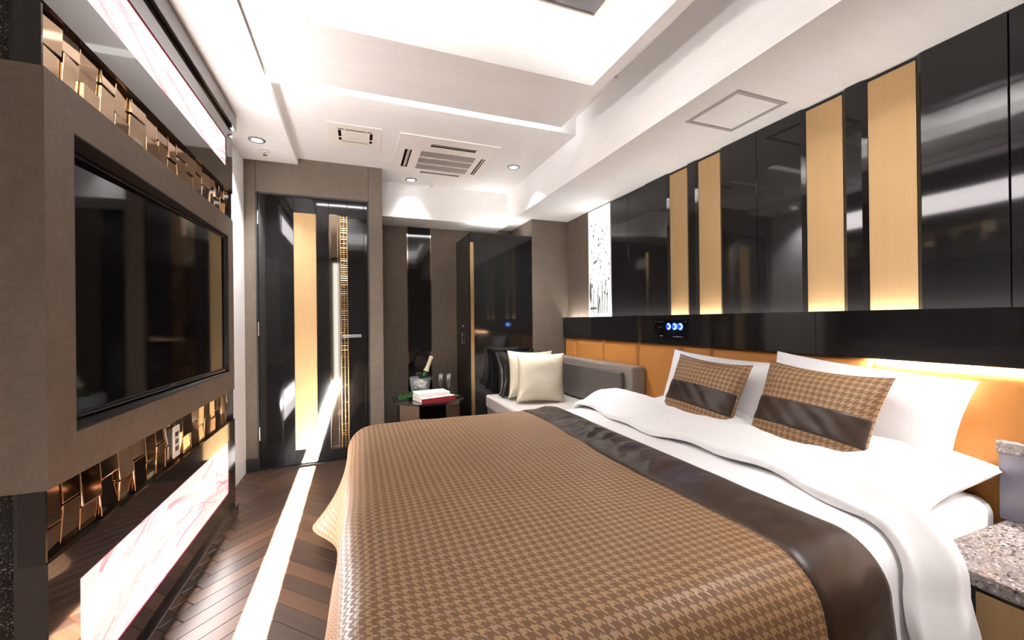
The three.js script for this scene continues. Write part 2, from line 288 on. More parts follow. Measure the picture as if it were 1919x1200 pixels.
// ---- ceiling with its levels, slot and coffer
{
  const c = struct('ceiling', 'white stepped ceiling with a lit coffer and a light slot');
  mesh('rear_field', holedPlate(-0.405, 1.39, BACK, -2.40, 2.326, 2.40, [[0.31, 0.95, -3.45, -2.78], [-0.125, 0.13, -3.03, -2.79]]), M.plaster, c);
  mesh('side_soffit', bx(-0.85, -0.405, 2.28, 2.62, DOORZ, REAR), M.plaster, c);
  mesh('bulkhead', bx(0.2, 1.39, 2.015, 2.33, BACK, -3.75), M.plaster, c);
  mesh('beam', bx(1.39, RX + 0.004, 2.046, 2.62, BACK, REAR), M.plaster, c);
  mesh('slot_back', bx(-0.405, 1.39, 2.40, 2.5, -2.43, -2.40), M.plaster, c);
  mesh('slot_top', bx(-0.405, 1.39, 2.44, 2.46, -2.40, -1.93), M.plaster, c);
  const X0 = -0.175, X1 = 1.147, Z0 = -1.811, Z1 = 0.45;
  mesh('drop_panel', [bx(-0.4, 1.21, 2.29, 2.302, -2.27, Z0), bx(-0.4, 1.21, 2.29, 2.302, Z1, REAR), bx(-0.4, X0, 2.29, 2.302, Z0, Z1), bx(X1, 1.21, 2.29, 2.302, Z0, Z1)], M.plaster, c);
  mesh('coffer_lip', bx(X0 - 0.018, X1 + 0.018, 2.3025, 2.40, Z0 - 0.018, Z0), M.plaster, c);
  mesh('coffer_lip', bx(X1, X1 + 0.018, 2.3025, 2.40, Z0, Z1), M.plaster, c);
  mesh('coffer_lip', bx(X0 - 0.018, X0, 2.3025, 2.40, Z0, Z1), M.plaster, c);
  mesh('coffer_lip', bx(X0 - 0.018, X1 + 0.018, 2.3025, 2.40, Z1, Z1 + 0.018), M.plaster, c);
  mesh('coffer_side', [bx(-0.4, 1.21, 2.302, 2.56, -1.945, -1.93), bx(1.195, 1.21, 2.302, 2.56, -1.93, 0.55), bx(-0.405, -0.39, 2.302, 2.56, -1.93, 0.55), bx(-0.4, 1.21, 2.302, 2.56, 0.55, 0.565)], M.plaster, c);
  mesh('gap_cover', bx(1.21, 1.39, 2.46, 2.48, -1.94, REAR), M.plaster, c);
  mesh('upper_slab', bx(-0.97, 2.07, 2.575, 2.7, BACK - 0.12, REAR + 0.12), M.dark, c);
  for (const [a, b, d, e] of [[-0.39, 0.4865, -1.93, 0.55], [0.4895, 1.195, -1.93, -1.7835], [0.4895, 1.195, -1.7805, 0.55]]) mesh('coffer_panel', bx(a, b, 2.55, 2.572, d, e, 0.0015), M.coverPanel, c);
  const led = glowMat(NEUTRAL, 6);
  for (const [a, b, d, e] of [[-0.2, 1.12, -1.90, -1.85], [-0.36, -0.30, -1.7, 0.4], [-0.2, 1.12, 0.49, 0.53]]) {
    mesh('led_strip', bx(a, b, 2.3205, 2.326, d, e), led, c);
    areaLight('cove_light', b - a, e - d, [(a + b) / 2, 2.328, (d + e) / 2], [(a + b) / 2, 3, (d + e) / 2], NEUTRAL, GLOW.cove);
  }
  mesh('led_strip', bx(1.170, 1.192, 2.3205, 2.326, -1.75, 0.4), led, c);
  areaLight('cove_light', 0.018, 2.1, [1.181, 2.328, -0.68], [1.181, 3, -0.68], NEUTRAL, GLOW.cove);
  mesh('led_rail', bx(-0.4, 1.21, 2.302, 2.332, -2.24, -2.225), M.plaster, c);
  mesh('led_strip', bx(-0.38, 1.19, 2.306, 2.324, -2.244, -2.24), led, c);
  areaLight('slot_light', 1.56, 0.016, [0.405, 2.315, -2.246], [0.405, 2.34, -3], NEUTRAL, GLOW.slot);
}
// ---- door
{
  const d = struct('door_1', 'glossy black door with a gold panel, mirror strip and bead column');
  const f = DOORZ - 0.012, b = DOORZ - 0.05;
  mesh('door_frame', [bx(-0.688, -0.676, 0, 2.05, b, DOORZ - 0.002), bx(0.085, 0.097, 0, 2.05, b, DOORZ - 0.002), bx(-0.688, 0.097, 2.036, 2.05, b, DOORZ - 0.002)], M.blackSoft, d);
  const leaf = (x0, x1, y0 = 0.012, y1 = 2.034) => mesh('leaf_panel', bx(x0, x1, y0, y1, b, f, 0.0012), M.lacquer, d);
  leaf(-0.672, -0.522); leaf(-0.520, -0.442); leaf(-0.287, -0.198); leaf(-0.062, 0.058); leaf(0.060, 0.083);
  mesh('leaf_panel', bx(-0.441, -0.288, 0.012, 0.118, b, f, 0.0012), M.lacquer, d); mesh('leaf_panel', bx(-0.441, -0.288, 1.919, 2.034, b, f, 0.0012), M.lacquer, d);
  mesh('leaf_panel', bx(-0.197, -0.063, 0.012, 0.1, b, f, 0.0012), M.lacquer, d); mesh('leaf_panel', bx(-0.197, -0.063, 1.921, 2.034, b, f, 0.0012), M.lacquer, d);
  mesh('gold_panel', bx(-0.4405, -0.2885, 0.119, 1.918, b, f - 0.001), M.gold, d);
  mesh('mirror_strip', bx(-0.184, -0.137, 0.113, 1.908, b, f - 0.008), M.doorMirror, d);
  mesh('mirror_bevel', [bx(-0.197, -0.184, 0.1, 1.921, b, f - 0.002, 0.002), bx(-0.137, -0.118, 0.1, 1.921, b, f - 0.002, 0.002), bx(-0.184, -0.137, 0.1, 0.113, b, f - 0.002), bx(-0.184, -0.137, 1.908, 1.921, b, f - 0.002)], M.bronzeMirrorDark, d);
  mesh('bead_channel', bx(-0.118, -0.063, 0.1, 1.921, b, f - 0.006), M.lacquerFlat, d);
  const n = 106, unit = new THREE.BoxGeometry(1, 1, 1), im = new THREE.InstancedMesh(unit, M.bead, n + 3), o = new THREE.Object3D(), R = rng(77);
  const put = (i, x, y, w, h, t) => { o.position.set(x, y, f - 0.003); o.scale.set(w, h, 0.007); o.rotation.set(t, 0, 0); o.updateMatrix(); im.setMatrixAt(i, o.matrix); };
  for (let i = 0; i < n; i++) put(i, -0.0905, 0.104 + (i + 0.5) * (1.813 / n), 0.05, 0.0062, 0.5 + (R() - 0.5) * 0.5);
  [-0.1145, -0.0905, -0.0665].forEach((x, k) => put(n + k, x, 1.0105, 0.006, 1.817, 0));
  im.name = 'bead_lattice'; im.userData = { kind: 'stuff', label: 'upright gold lattice of tiny rungs' }; im.castShadow = im.receiveShadow = true; d.add(im);
  const hd = mesh('handle', bx(-0.105, 0.034, 0.963, 0.986, f + 0.045, f + 0.062, 0.004), M.chrome, d); hd.userData.label = 'straight silver lever handle';
  mesh('handle_stem', new THREE.CylinderGeometry(0.009, 0.009, 0.05, 16).rotateX(Math.PI / 2).translate(-0.09, 0.9745, f + 0.022), M.chrome, d);
  for (const y of [0.22, 0.99, 1.81]) mesh('hinge', cyl(0.006, 0.006, 0.1, -0.674, y, f + 0.006, 12), M.chrome, d);
  mesh('threshold', bx(-0.688, 0.097, 0, 0.008, b, DOORZ - 0.002), M.blackSoft, d);
}

// ================================================================ FURNITURE
// ---- television unit along the left wall
const TX = -0.655, TZ0 = -2.732, TZ1 = -1.232;
function floralTex(seed, w, h) {
  const cv = document.createElement('canvas'); cv.width = w; cv.height = h; const g = cv.getContext('2d'), R = rng(seed);
  g.fillStyle = '#ffe3dc'; g.fillRect(0, 0, w, h);
  for (let k = 0; k < 7; k++) { g.strokeStyle = 'rgba(255,255,255,0.8)'; g.lineWidth = 30 + R() * 50; g.beginPath(); const x = R() * w, y = R() * h; g.moveTo(x - 200, y + 70); g.quadraticCurveTo(x, y, x + 240, y - 60); g.stroke(); }
  for (let k = 0; k < 26; k++) {           // long petals
    const x = R() * w, y = R() * h, len = (0.15 + R() * 0.3) * w, a = -0.5 + R() * 0.9, wd = 4 + R() * 16;
    g.strokeStyle = ['rgba(236,176,180,0.5)', 'rgba(220,140,156,0.5)', 'rgba(255,236,226,0.7)', 'rgba(200,110,134,0.45)'][Math.floor(R() * 4)];
    g.lineWidth = wd; g.lineCap = 'round'; g.beginPath(); g.moveTo(x, y); g.bezierCurveTo(x + len * 0.3 * Math.cos(a), y + len * 0.3 * Math.sin(a) - 20, x + len * 0.7 * Math.cos(a), y + len * 0.7 * Math.sin(a) + 20, x + len * Math.cos(a), y + len * Math.sin(a)); g.stroke();
  }
  for (let k = 0; k < 90; k++) {           // fine stamens
    const x = R() * w, y = R() * h; g.strokeStyle = 'rgba(150,60,84,' + (0.15 + R() * 0.3) + ')'; g.lineWidth = 1 + R() * 1.5; g.beginPath(); g.moveTo(x, y); g.quadraticCurveTo(x + 30 * (R() - 0.5), y - 20, x + 30 + 40 * R(), y - 40 * R()); g.stroke();
  }
  g.strokeStyle = 'rgba(150,50,70,0.95)'; g.lineWidth = 9; g.strokeRect(0, 0, w, h);
  const t = new THREE.CanvasTexture(cv); t.colorSpace = THREE.SRGBColorSpace; return t;
}
{
  const u = thing('media_wall', 'taupe and glossy black media wall unit with mirror mosaic bands and lit floral panels', 'wall unit');
  const z0 = TZ0, z1 = TZ1;
  mesh('core', [bx(-0.85, -0.712, 0, 0.708, z0 + 0.004, z1 - 0.01), bx(-0.85, -0.712, 1.668, 2.279, z0 + 0.004, z1 - 0.01)], M.glitter, u).userData.label = 'black sparkling stone end';
  mesh('plinth', bx(-0.712, -0.635, 0, 0.068, z0 + 0.02, z1, 0.002), M.cabinetLacquer, u);
  // framed lacquer cabinet with a light panel set in
  const framed = (name, y0, y1, ly0, ly1, lz0, lz1) => mesh(name, [bx(-0.712, TX, y0, ly0, z0, z1), bx(-0.712, TX, ly1, y1, z0, z1), bx(-0.712, TX, ly0, ly1, z0, lz0), bx(-0.712, TX, ly0, ly1, lz1, z1)], M.cabinetLacquer, u);
  framed('lower_cabinet', 0.0685, 0.542, 0.16, 0.445, -2.618, -1.345);
  framed('upper_cabinet', 1.815, 2.18, 1.936, 2.096, -2.622, -1.30);
  mesh('cornice', bx(-0.712, -0.637, 2.189, 2.279, z0 - 0.02, z1, 0.002), M.cabinetLacquer, u);
  const glow = (y0, y1, za, zb, tex, lab) => {
    const g = new THREE.PlaneGeometry(zb - za, y1 - y0).rotateY(Math.PI / 2).translate(TX - 0.004, (y0 + y1) / 2, (za + zb) / 2);
    const m = mesh('light_panel', g, phy({ color: '#202020', emissive: '#ffffff', emissiveMap: tex, emissiveIntensity: GLOW.panelGlow, roughness: 0.08 }), u); m.userData.label = lab;
    areaLight('panel_light', zb - za, y1 - y0, [TX + 0.002, (y0 + y1) / 2, (za + zb) / 2], [TX + 1, (y0 + y1) / 2, (za + zb) / 2], new THREE.Color().setRGB(1, 0.935, 0.92), GLOW.panelLight);
    return m;
  };
  glow(0.16, 0.445, -2.618, -1.345, floralTex(3, 1024, 230), 'lit panel with pale pink flower print, low');
  glow(1.936, 2.096, -2.622, -1.30, floralTex(9, 1024, 124), 'lit panel with pale pink flower print, high');
  // surround of the television
  const y0 = 0.708, y1 = 1.668, oy0 = 0.815, oy1 = 1.562, oz0 = -2.64, oz1 = -1.335;
  mesh('television_surround', [bx(-0.85, TX, y0, oy0, z0, z1), bx(-0.85, TX, oy1, y1, z0, z1), bx(-0.85, TX, oy0, oy1, z0, oz0), bx(-0.85, TX, oy0, oy1, oz1, z1), bx(-0.85, -0.81, oy0, oy1, oz0, oz1)], M.wallpaper, u);
  mesh('recess_liner', [bx(-0.81, TX - 0.001, oy0, oy0 + 0.004, oz0, oz1), bx(-0.81, TX - 0.001, oy1 - 0.004, oy1, oz0, oz1), bx(-0.81, TX - 0.001, oy0, oy1, oz0, oz0 + 0.004), bx(-0.81, TX - 0.001, oy0, oy1, oz1 - 0.004, oz1), bx(-0.81, -0.806, oy0, oy1, oz0, oz1)], M.blackMatte, u);
  mesh('band_back', [bx(-0.712, -0.705, 0.542, 0.708, z0 + 0.01, z1), bx(-0.712, -0.705, 1.668, 1.815, z0 + 0.01, z1)], M.blackMatte, u);
  mesh('band_end', bx(-0.705, -0.659, 0.542, 0.708, z1 - 0.006, z1), M.lacquerFlat, u); mesh('band_end', bx(-0.705, -0.659, 1.668, 1.815, z1 - 0.006, z1), M.lacquerFlat, u);
  mesh('band_end', bx(-0.705, -0.66, 0.542, 0.708, z0 + 0.004, z0 + 0.012), M.blackSoft, u); mesh('band_end', bx(-0.705, -0.66, 1.668, 1.815, z0 + 0.004, z0 + 0.012), M.blackSoft, u);
  const R = rng(19), tileMats = [M.bronzeMirror, M.bronzeMirror, std({ color: lin(0.5, 0.36, 0.24), metalness: 1, roughness: 0.07 }), std({ color: lin(0.7, 0.52, 0.36), metalness: 1, roughness: 0.09 })];
  for (const [b0, b1] of [[0.542, 0.708], [1.668, 1.815]]) {
    let z = z1 - 0.008, k = 0;
    while (z > z0 + 0.05) {
      const w = 0.07 + R() * 0.03, wz = Math.min(w, z - z0 - 0.016), split = b0 + (b1 - b0) * (k % 2 ? 0.62 : 0.42) + (R() - 0.5) * 0.014;
      for (const [a, b] of [[b0, split], [split, b1]]) {
        const hh = b - a - 0.003, ww = wz - 0.003, t = mesh('mosaic_tile', bx(-0.007, 0.007, -hh / 2, hh / 2, -ww / 2, ww / 2, 0.0028, 1), tileMats[Math.floor(R() * 4)], u);
        t.position.set(-0.684 + R() * 0.008, (a + b) / 2, z - wz / 2); t.rotation.set(0, (R() - 0.5) * 0.15, (R() - 0.5) * 0.16);
      }
      z -= wz; k++;
    }
  }
  const o = thing('wall_outlet', 'small white power outlet plate set in the lower mirror mosaic band', 'outlet');
  mesh('plate', bx(-0.668, -0.664, 0.563, 0.683, -1.992, -1.932, 0.001), M.white, o); mesh('mount', bx(-0.702, -0.668, 0.568, 0.678, -1.987, -1.937), M.blackSoft, o);
  for (const y of [0.595, 0.623, 0.651]) mesh('socket', bx(-0.6645, -0.6632, y - 0.009, y + 0.009, -1.977, -1.947), M.blackSoft, o);
  at(u, -0.68, 0, -1.98); at(o, -0.666, 0.563, -1.962);
}
{
  const t = thing('television', 'large flat black television recessed in the taupe surround', 'television', [-0.668, 0.826, -2.628]);
  t.rotation.y = -0.0436;                  // swung slightly towards the door on its bracket
  const L = 1.235;
  mesh('casing', bx(-0.055, -0.008, 0, 0.73, 0, L, 0.004), M.blackMatte, t);
  mesh('bezel', [bx(-0.009, 0, 0, 0.016, 0, L, 0.002), bx(-0.009, 0, 0.72, 0.73, 0, L, 0.002), bx(-0.009, 0, 0.016, 0.72, 0, 0.009), bx(-0.009, 0, 0.016, 0.72, L - 0.009, L)], M.blackSoft, t);
  mesh('screen', bx(-0.009, -0.004, 0.016, 0.72, 0.009, L - 0.009), M.screen, t);
  mesh('bezel_edge', bx(-0.001, 0.0012, 0.002, 0.0045, 0.002, L - 0.002), M.chrome, t);
  mesh('badge', bx(-0.001, 0.001, 0.007, 0.013, 0.58, 0.63), M.chrome, t);
  mesh('wall_bracket', [bx(-0.12, -0.055, 0.3, 0.42, 0.5, 0.72)], M.blackMatte, t);
}
// ---- shelf ledge and headboard on the right wall
const HX = 1.915;
{
  const l = thing('headboard_ledge', 'long glossy black ledge running above the padded headboard', 'ledge');
  const zs = [-3.546, -3.1, -2.52, -2.24, -1.935, -1.2, -0.3, 0.6, 1.28];
  for (let i = 0; i < zs.length - 1; i++) mesh('ledge_panel', bx(1.885, 1.893, 0.916, 1.106, zs[i] + 0.0006, zs[i + 1] - 0.0006, 0.0008), M.lacquerFlat, l);
  mesh('ledge_body', [bx(1.893, 1.934, 0.93, 1.065, -3.546, 1.28), bx(1.893, HX, 0.9165, 0.93, -3.546, -1.02)], M.blackMatte, l);
  mesh('led_strip', bx(1.895, 1.907, 1.066, 1.088, -3.53, 1.2), glowMat(WARM, 3), l);
  areaLight('ledge_light', 0.010, 4.6, [1.901, 1.09, -1.2], [1.901, 2, -1.2], WARM, GLOW.ledgeUp);
  mesh('led_strip', bx(1.896, 1.910, 0.925, 0.93, -1.0, 0.6), glowMat(WARM, 4), l);
  areaLight('ledge_down_light', 0.012, 1.6, [1.903, 0.923, -0.2], [1.903, 0, -0.2], WARM, GLOW.ledgeDown);
  at(l, 1.915, 0.916, -1.2);
}
{
  const h = thing('headboard', 'caramel orange leather headboard of padded upright panels', 'headboard');
  mesh('board', bx(1.925, RX, 0.28, 0.916, -3.546, 1.2), M.blackMatte, h);
  const zs = [-3.546, -3.325, -2.885, -2.44, -2.02, -1.785, -1.353, -1.003, -0.35, 0.3, 0.8];
  for (let i = 0; i < zs.length - 1; i++) {
    const a = zs[i] + 0.0008, b = zs[i + 1] - 0.0008, w = b - a, y0 = 0.3, y1 = 0.914, pad = 0.024;
    const f = (s, t) => { const e = (q, n) => Math.pow(Math.max(0, 1 - Math.pow(Math.abs(2 * q - 1), n)), 0.5); const du = Math.min(s, 1 - s) * w, dv = Math.min(t, 1 - t) * (y1 - y0); const rd = (d) => { const q = Math.min(1, d / 0.045); return Math.sqrt(1 - (1 - q) * (1 - q)); }; void e; return new THREE.Vector3(1.925 - 0.002 - pad * rd(du) * rd(dv) - 0.006 * Math.sin(Math.PI * s) * Math.sin(Math.PI * t), y0 + (y1 - y0) * t, a + w * s); };
    const sp = (q) => { const c = 0.5 - 0.5 * Math.cos(Math.PI * q); return 0.4 * q + 0.6 * c; };
    mesh('padded_panel', gridSolid((s, t) => f(sp(s), sp(t)), (s, t) => new THREE.Vector3(1.925, y0 + (y1 - y0) * sp(t), a + w * sp(s)), 22, 26, (s, t) => [s * w, t * 0.6]), M.headLeather, h);
  }
  at(h, 1.93, 0.28, -1.2);
}
{
  const p = thing('room_control_panel', 'black room control panel with three glowing blue crescents', 'control panel');
  const cv = document.createElement('canvas'); cv.width = 512; cv.height = 240; const g = cv.getContext('2d');
  g.fillStyle = '#0b0a0b'; g.fillRect(0, 0, 512, 240); g.strokeStyle = '#1c1a1b'; g.lineWidth = 3; g.strokeRect(2, 2, 508, 236);
  g.fillStyle = '#8c8884'; for (const [x, y] of [[30, 32], [66, 32], [104, 32], [140, 32], [490, 30], [90, 96], [130, 96]]) { g.fillRect(x - 3, y - 8, 6, 8); g.fillRect(x - 6, y, 12, 5); }
  g.fillRect(28, 200, 8, 10); g.fillRect(92, 198, 60, 7); g.fillRect(110, 192, 8, 18); g.fillRect(300, 200, 150, 7); g.beginPath(); g.arc(375, 203, 10, 0, 7); g.fill();
  const tx = new THREE.CanvasTexture(cv); tx.colorSpace = THREE.SRGBColorSpace;
  const pm = phy({ map: tx, roughness: 0.1 });
  mesh('plate', bx(1.881, 1.885, 0.946, 1.082, -2.238, -1.937, 0.001), M.lacquerFlat, p);
  const fg = new THREE.PlaneGeometry(0.297, 0.132).rotateY(-Math.PI / 2).translate(1.8805, 1.014, -2.0875); mesh('face', fg, pm, p);
  for (const z of [-2.096, -2.044, -1.993]) {
    const t = new THREE.TorusGeometry(0.0155, 0.0035, 8, 20, Math.PI * 1.15).rotateZ(-Math.PI * 0.575).rotateY(-Math.PI / 2).translate(1.88, 1.032, z - 0.004);
    mesh('light_ring', t, std({ color: '#000000', emissive: new THREE.Color().setRGB(0.25, 0.55, 1), emissiveIntensity: 3 }), p);
    mesh('light_disc', new THREE.CircleGeometry(0.024, 24).rotateY(-Math.PI / 2).translate(1.8802, 1.032, z - 0.002), std({ color: '#000000', emissive: new THREE.Color().setRGB(0.005, 0.03, 0.28), emissiveIntensity: 1 }), p);
  }
  const bl = new THREE.PointLight(new THREE.Color().setRGB(0.1, 0.3, 1), 0.01, 0, 2); bl.name = 'control_glow'; bl.position.set(1.865, 1.032, -2.044); bl.castShadow = true; scene.add(bl);
  at(p, 1.883, 0.946, -2.0875);
}
{
  const a = thing('lit_wall_panel', 'bright white backlit wall panel with dark leaf speckles', 'light panel');
  const w = 256, h = 680, cv = document.createElement('canvas'); cv.width = w; cv.height = h; const g = cv.getContext('2d'), R = rng(91);
  g.fillStyle = '#fffffa'; g.fillRect(0, 0, w, h); g.fillStyle = '#56534a';
  for (let k = 0; k < 120; k++) { const y = 90 + R() * 480, x = 14 + R() * 228, s = 3 + R() * R() * 13; g.beginPath(); g.ellipse(x, y, s * 0.5, s, (R() - 0.5) * 1.6, 0, 7); g.fill(); }
  g.strokeStyle = '#56534a'; for (let k = 0; k < 12; k++) { const x = 20 + R() * 216; g.lineWidth = 3 + R() * 6; g.beginPath(); g.moveTo(x, 660); g.quadraticCurveTo(x + (R() - 0.5) * 30, 600, x - 20 + R() * 40, 480 + R() * 90); g.stroke(); }
  g.fillRect(10, 620, 80, 16); g.beginPath(); g.ellipse(14, 520, 12, 70, 0, 0, 7); g.fill();
  const t = new THREE.CanvasTexture(cv); t.colorSpace = THREE.SRGBColorSpace;
  mesh('frame', [bx(RX - 0.006, RX + 0.003, 1.062, 2.04, -3.16, -3.154), bx(RX - 0.006, RX + 0.003, 1.062, 2.04, -2.823, -2.817), bx(RX - 0.006, RX + 0.003, 1.062, 1.11, -3.154, -2.823), bx(RX - 0.006, RX + 0.003, 2.034, 2.04, -3.154, -2.823)], M.white, a);
  const m = mesh('light_face', new THREE.PlaneGeometry(0.331, 0.924).rotateY(-Math.PI / 2).translate(RX - 0.003, 1.572, -2.9885), std({ color: '#222222', emissive: '#ffffff', emissiveMap: t, emissiveIntensity: GLOW.art, roughness: 0.4 }), a);
  void m;
  areaLight('art_light', 0.33, 0.92, [RX - 0.008, 1.572, -2.9885], [0, 1.572, -2.9885], NEUTRAL, GLOW.art);
  at(a, RX, 1.062, -2.9885);
}
// ---- wardrobe
{
  const w = thing('wardrobe', 'tall glossy black wardrobe with a gold corner strip beside the sofa', 'wardrobe');
  const z0 = BACK + 0.008, z1 = -3.552;
  mesh('carcass', bx(0.958, 1.562, 0, 1.88, z0, z1 - 0.006), M.blackSoft, w);
  mesh('front_panel', bx(0.988, 1.562, 0.0, 1.88, z1 - 0.006, z1, 0.001), M.lacquerFlat, w); mesh('top_rail', bx(0.958, 0.988, 1.792, 1.88, z1 - 0.006, z1, 0.001), M.lacquerFlat, w);
  mesh('gold_strip', bx(0.956, 0.988, 0.0, 1.791, z1 - 0.006, z1 + 0.004, 0.001), M.goldTrim, w);
  const d = mesh('door', bx(0.95, 0.957, 0.06, 1.86, z0 + 0.02, z1 - 0.02, 0.001), M.lacquerFlat, w);
  mesh('door_trim', bx(0.951, 0.957, 0.06, 1.86, z0 + 0.004, z0 + 0.018), M.goldTrim, w);
  const k = mesh('handle', [bx(0.936, 0.944, 0.86, 0.97, z1 - 0.27, z1 - 0.255, 0.003), bx(0.943, 0.95, 0.875, 0.885, z1 - 0.267, z1 - 0.258), bx(0.943, 0.95, 0.945, 0.955, z1 - 0.267, z1 - 0.258)], M.chrome, d);
  mesh('lock', new THREE.CylinderGeometry(0.014, 0.014, 0.008, 20).rotateZ(Math.PI / 2).translate(0.946, 1.03, z1 - 0.262), M.chrome, d); void k;
  mesh('led_strip', bx(1.02, 1.5, 1.8805, 1.886, -3.72, -3.69), glowMat(WARM, 3), w);
  areaLight('wardrobe_light', 0.46, 0.025, [1.26, 1.888, -3.705], [1.26, 3, -3.705], WARM, GLOW.wardrobe);
  at(w, 1.26, 0, -3.82);
}
// ---- sofa
{
  const s = thing('sofa', 'low grey leather sofa built against the headboard wall by the wardrobe', 'sofa');
  mesh('base', bx(1.1, 1.77, 0.0, 0.3, -3.545, -2.38, 0.006), M.greyLeather, s);
  mesh('seat_cushion', bx(1.085, 1.772, 0.3, 0.412, -3.545, -2.365, 0.02, 4), M.seatLeather, s);
  mesh('backrest', bx(1.772, 1.889, 0.0, 0.748, -3.545, -2.335, 0.016, 4), M.greyLeather, s);
  mesh('back_cushion', bx(1.735, 1.773, 0.42, 0.705, -3.54, -2.415, 0.014, 4), M.darkLeather, s);
  at(s, 1.5, 0, -2.95);
}
function pillowGeo(w, h, t, o = {}) {      // seamed pillow lying in x-y, facing +z
  const n = o.n || 36, k = o.pinch ?? 0.09, nz = fbm(o.seed || 1, 5, 5, 3), pos = [], uv = [], idx = [];
  const P = (u, v, sgn) => {
    const x = w / 2 * u * (1 - k * (1 - v * v) * Math.abs(u) ** 2), y = h / 2 * v * (1 - k * (1 - u * u) * Math.abs(v) ** 2);
    const d = Math.max(0, (1 - u ** 4) * (1 - v ** 4)); const puff = Math.pow(d, 0.62);
    const wr = (nz((u + 1) / 2 * 0.98, (v + 1) / 2 * 0.98) - 0.5) * (o.wrinkle ?? 0.25) * puff;
    return [x, y, sgn * t / 2 * (puff * (1 - 0.35 * (u * u + v * v) / 2) + wr)];
  };
  const W = n + 1;
  for (const sgn of [1, -1]) for (let i = 0; i <= n; i++) for (let j = 0; j <= n; j++) { const u = -Math.cos(Math.PI * i / n), v = -Math.cos(Math.PI * j / n); const uu = 0.5 * u + 0.5 * (2 * i / n - 1), vv = 0.5 * v + 0.5 * (2 * j / n - 1); pos.push(...P(uu, vv, sgn)); uv.push(uu * w / 2, vv * h / 2); }
  for (const q of [0, 1]) for (let i = 0; i < n; i++) for (let j = 0; j < n; j++) { const a = q * W * W + i * W + j, b = a + 1, c = a + W, d = c + 1; if (q) idx.push(a, b, c, b, d, c); else idx.push(a, c, b, b, c, d); }
  const g = new THREE.BufferGeometry(); g.setAttribute('position', new THREE.Float32BufferAttribute(pos, 3)); g.setAttribute('uv', new THREE.Float32BufferAttribute(uv, 2)); g.setIndex(idx); g.computeVertexNormals();
  return { g, P };
}
// orient: facing direction yaw (about y), tilt back, roll in its plane; pos is its centre
function place(o, x, y, z, yaw, tilt, roll = 0) { o.rotation.order = 'YXZ'; o.position.set(x, y, z); o.rotation.set(-tilt, yaw, roll); return o; }
function cushion(name, label, cat, mat, w, h, t, pose, opt = {}, group) {
  const o = thing(name, label, cat, [0, 0, 0], group), { g, P } = pillowGeo(w, h, t, opt);
  mesh('cover', g, mat, o);
  if (opt.band) {
    const [v0, v1] = opt.band, off = 0.003, f = (d) => (s, q) => { const u = -0.985 + 1.97 * s, v = v0 + (v1 - v0) * q; const p = P(u, v, 1); return new THREE.Vector3(p[0], p[1], p[2] + d); };
    mesh('satin_band', gridSolid((s, q) => f(off + 0.0015 * Math.sin(q * 9 + s * 31))(s, q), f(-0.002), 40, 14, (s, q) => [s * w, q * 0.1]), M.satinBrown, o);
  }
  place(o, ...pose); return o;
}
{
  const g = 'sofa cushions';
  cushion('sofa_cushion', 'black satin cushion leaning on the wardrobe, rearmost on the sofa', 'cushion', M.blackSatin, 0.4, 0.4, 0.13, [1.36, 0.61, -3.46, 0.12, 0.08, 0.04], { seed: 5 }, g);
  cushion('sofa_cushion', 'black satin cushion directly behind the champagne pair', 'cushion', M.blackSatin, 0.4, 0.4, 0.12, [1.36, 0.61, -3.34, 0.05, 0.12, -0.03], { seed: 6 }, g);
  cushion('sofa_cushion', 'champagne satin cushion half hidden behind its twin', 'cushion', M.champagne, 0.4, 0.4, 0.12, [1.38, 0.625, -3.19, -0.1, 0.16, -0.03], { seed: 7 }, g);
  cushion('sofa_cushion', 'champagne satin cushion at the front of the sofa group', 'cushion', M.champagne, 0.41, 0.41, 0.14, [1.40, 0.615, -3.03, -0.16, 0.2, -0.05], { seed: 8 }, g);
}

// ---- bed
const BED = { x0: 0.06, x1: 1.895, z0: -2.25, z1: -0.72, top: 0.50 };
{
  const b = thing('bed', 'wide bed with a dark base and white sheeted mattress against the headboard', 'bed');
  mesh('base', bx(0.08, 1.885, 0.0, 0.22, -2.27, -0.70, 0.006), M.blackSoft, b);
  mesh('mattress', bx(0.0, 1.888, 0.221, 0.505, -2.325, -0.655, 0.05, 5), M.cotton, b);
  at(b, 0.95, 0, -1.49);
}
const UP = new THREE.Vector3(0, 1, 0);
// point and outward normal of a cloth laid over the bed: s runs along x, t along z, both as lengths on the cloth
function drape(s, t, o) {
  const a = Math.max(0, o.x0 - s), bn = Math.max(0, t - o.z1), bf = Math.max(0, o.z0 - t), b = bn > 0 ? bn : -bf;
  const px = Math.max(s, o.x0), pz = Math.min(Math.max(t, o.z0), o.z1), d = Math.hypot(a, b);
  if (d < 1e-9) return { p: new THREE.Vector3(s, o.top, t), n: UP.clone(), d: 0 };
  const dx = -a / d, dz = b / d, r = o.r, L = r * Math.PI / 2; let out, down, ang;
  if (d < L) { ang = d / r; out = r * Math.sin(ang); down = r * (1 - Math.cos(ang)); } else { const e = d - L, sl = o.flare; out = r + e * sl; down = r + e * Math.sqrt(1 - sl * sl); ang = Math.PI / 2; }
  const lim = o.top - 0.012; if (down > lim) { out += (down - lim) * 0.9; down = lim; }
  const hang = Math.max(0, d - L), ph = (Math.abs(a) > Math.abs(b) ? t : s);
  const fold = hang * (o.fold || 0) * (Math.sin(ph * 9 + (o.ph || 0)) + 0.5 * Math.sin(ph * 21 + 1.3)); out += fold + (o.bump && a > 0 ? hang * hang * o.bump(t) : 0);
  return { p: new THREE.Vector3(px + dx * out, o.top - down, pz + dz * out), n: new THREE.Vector3(dx * Math.sin(ang), Math.cos(ang), dz * Math.sin(ang)), d };
}
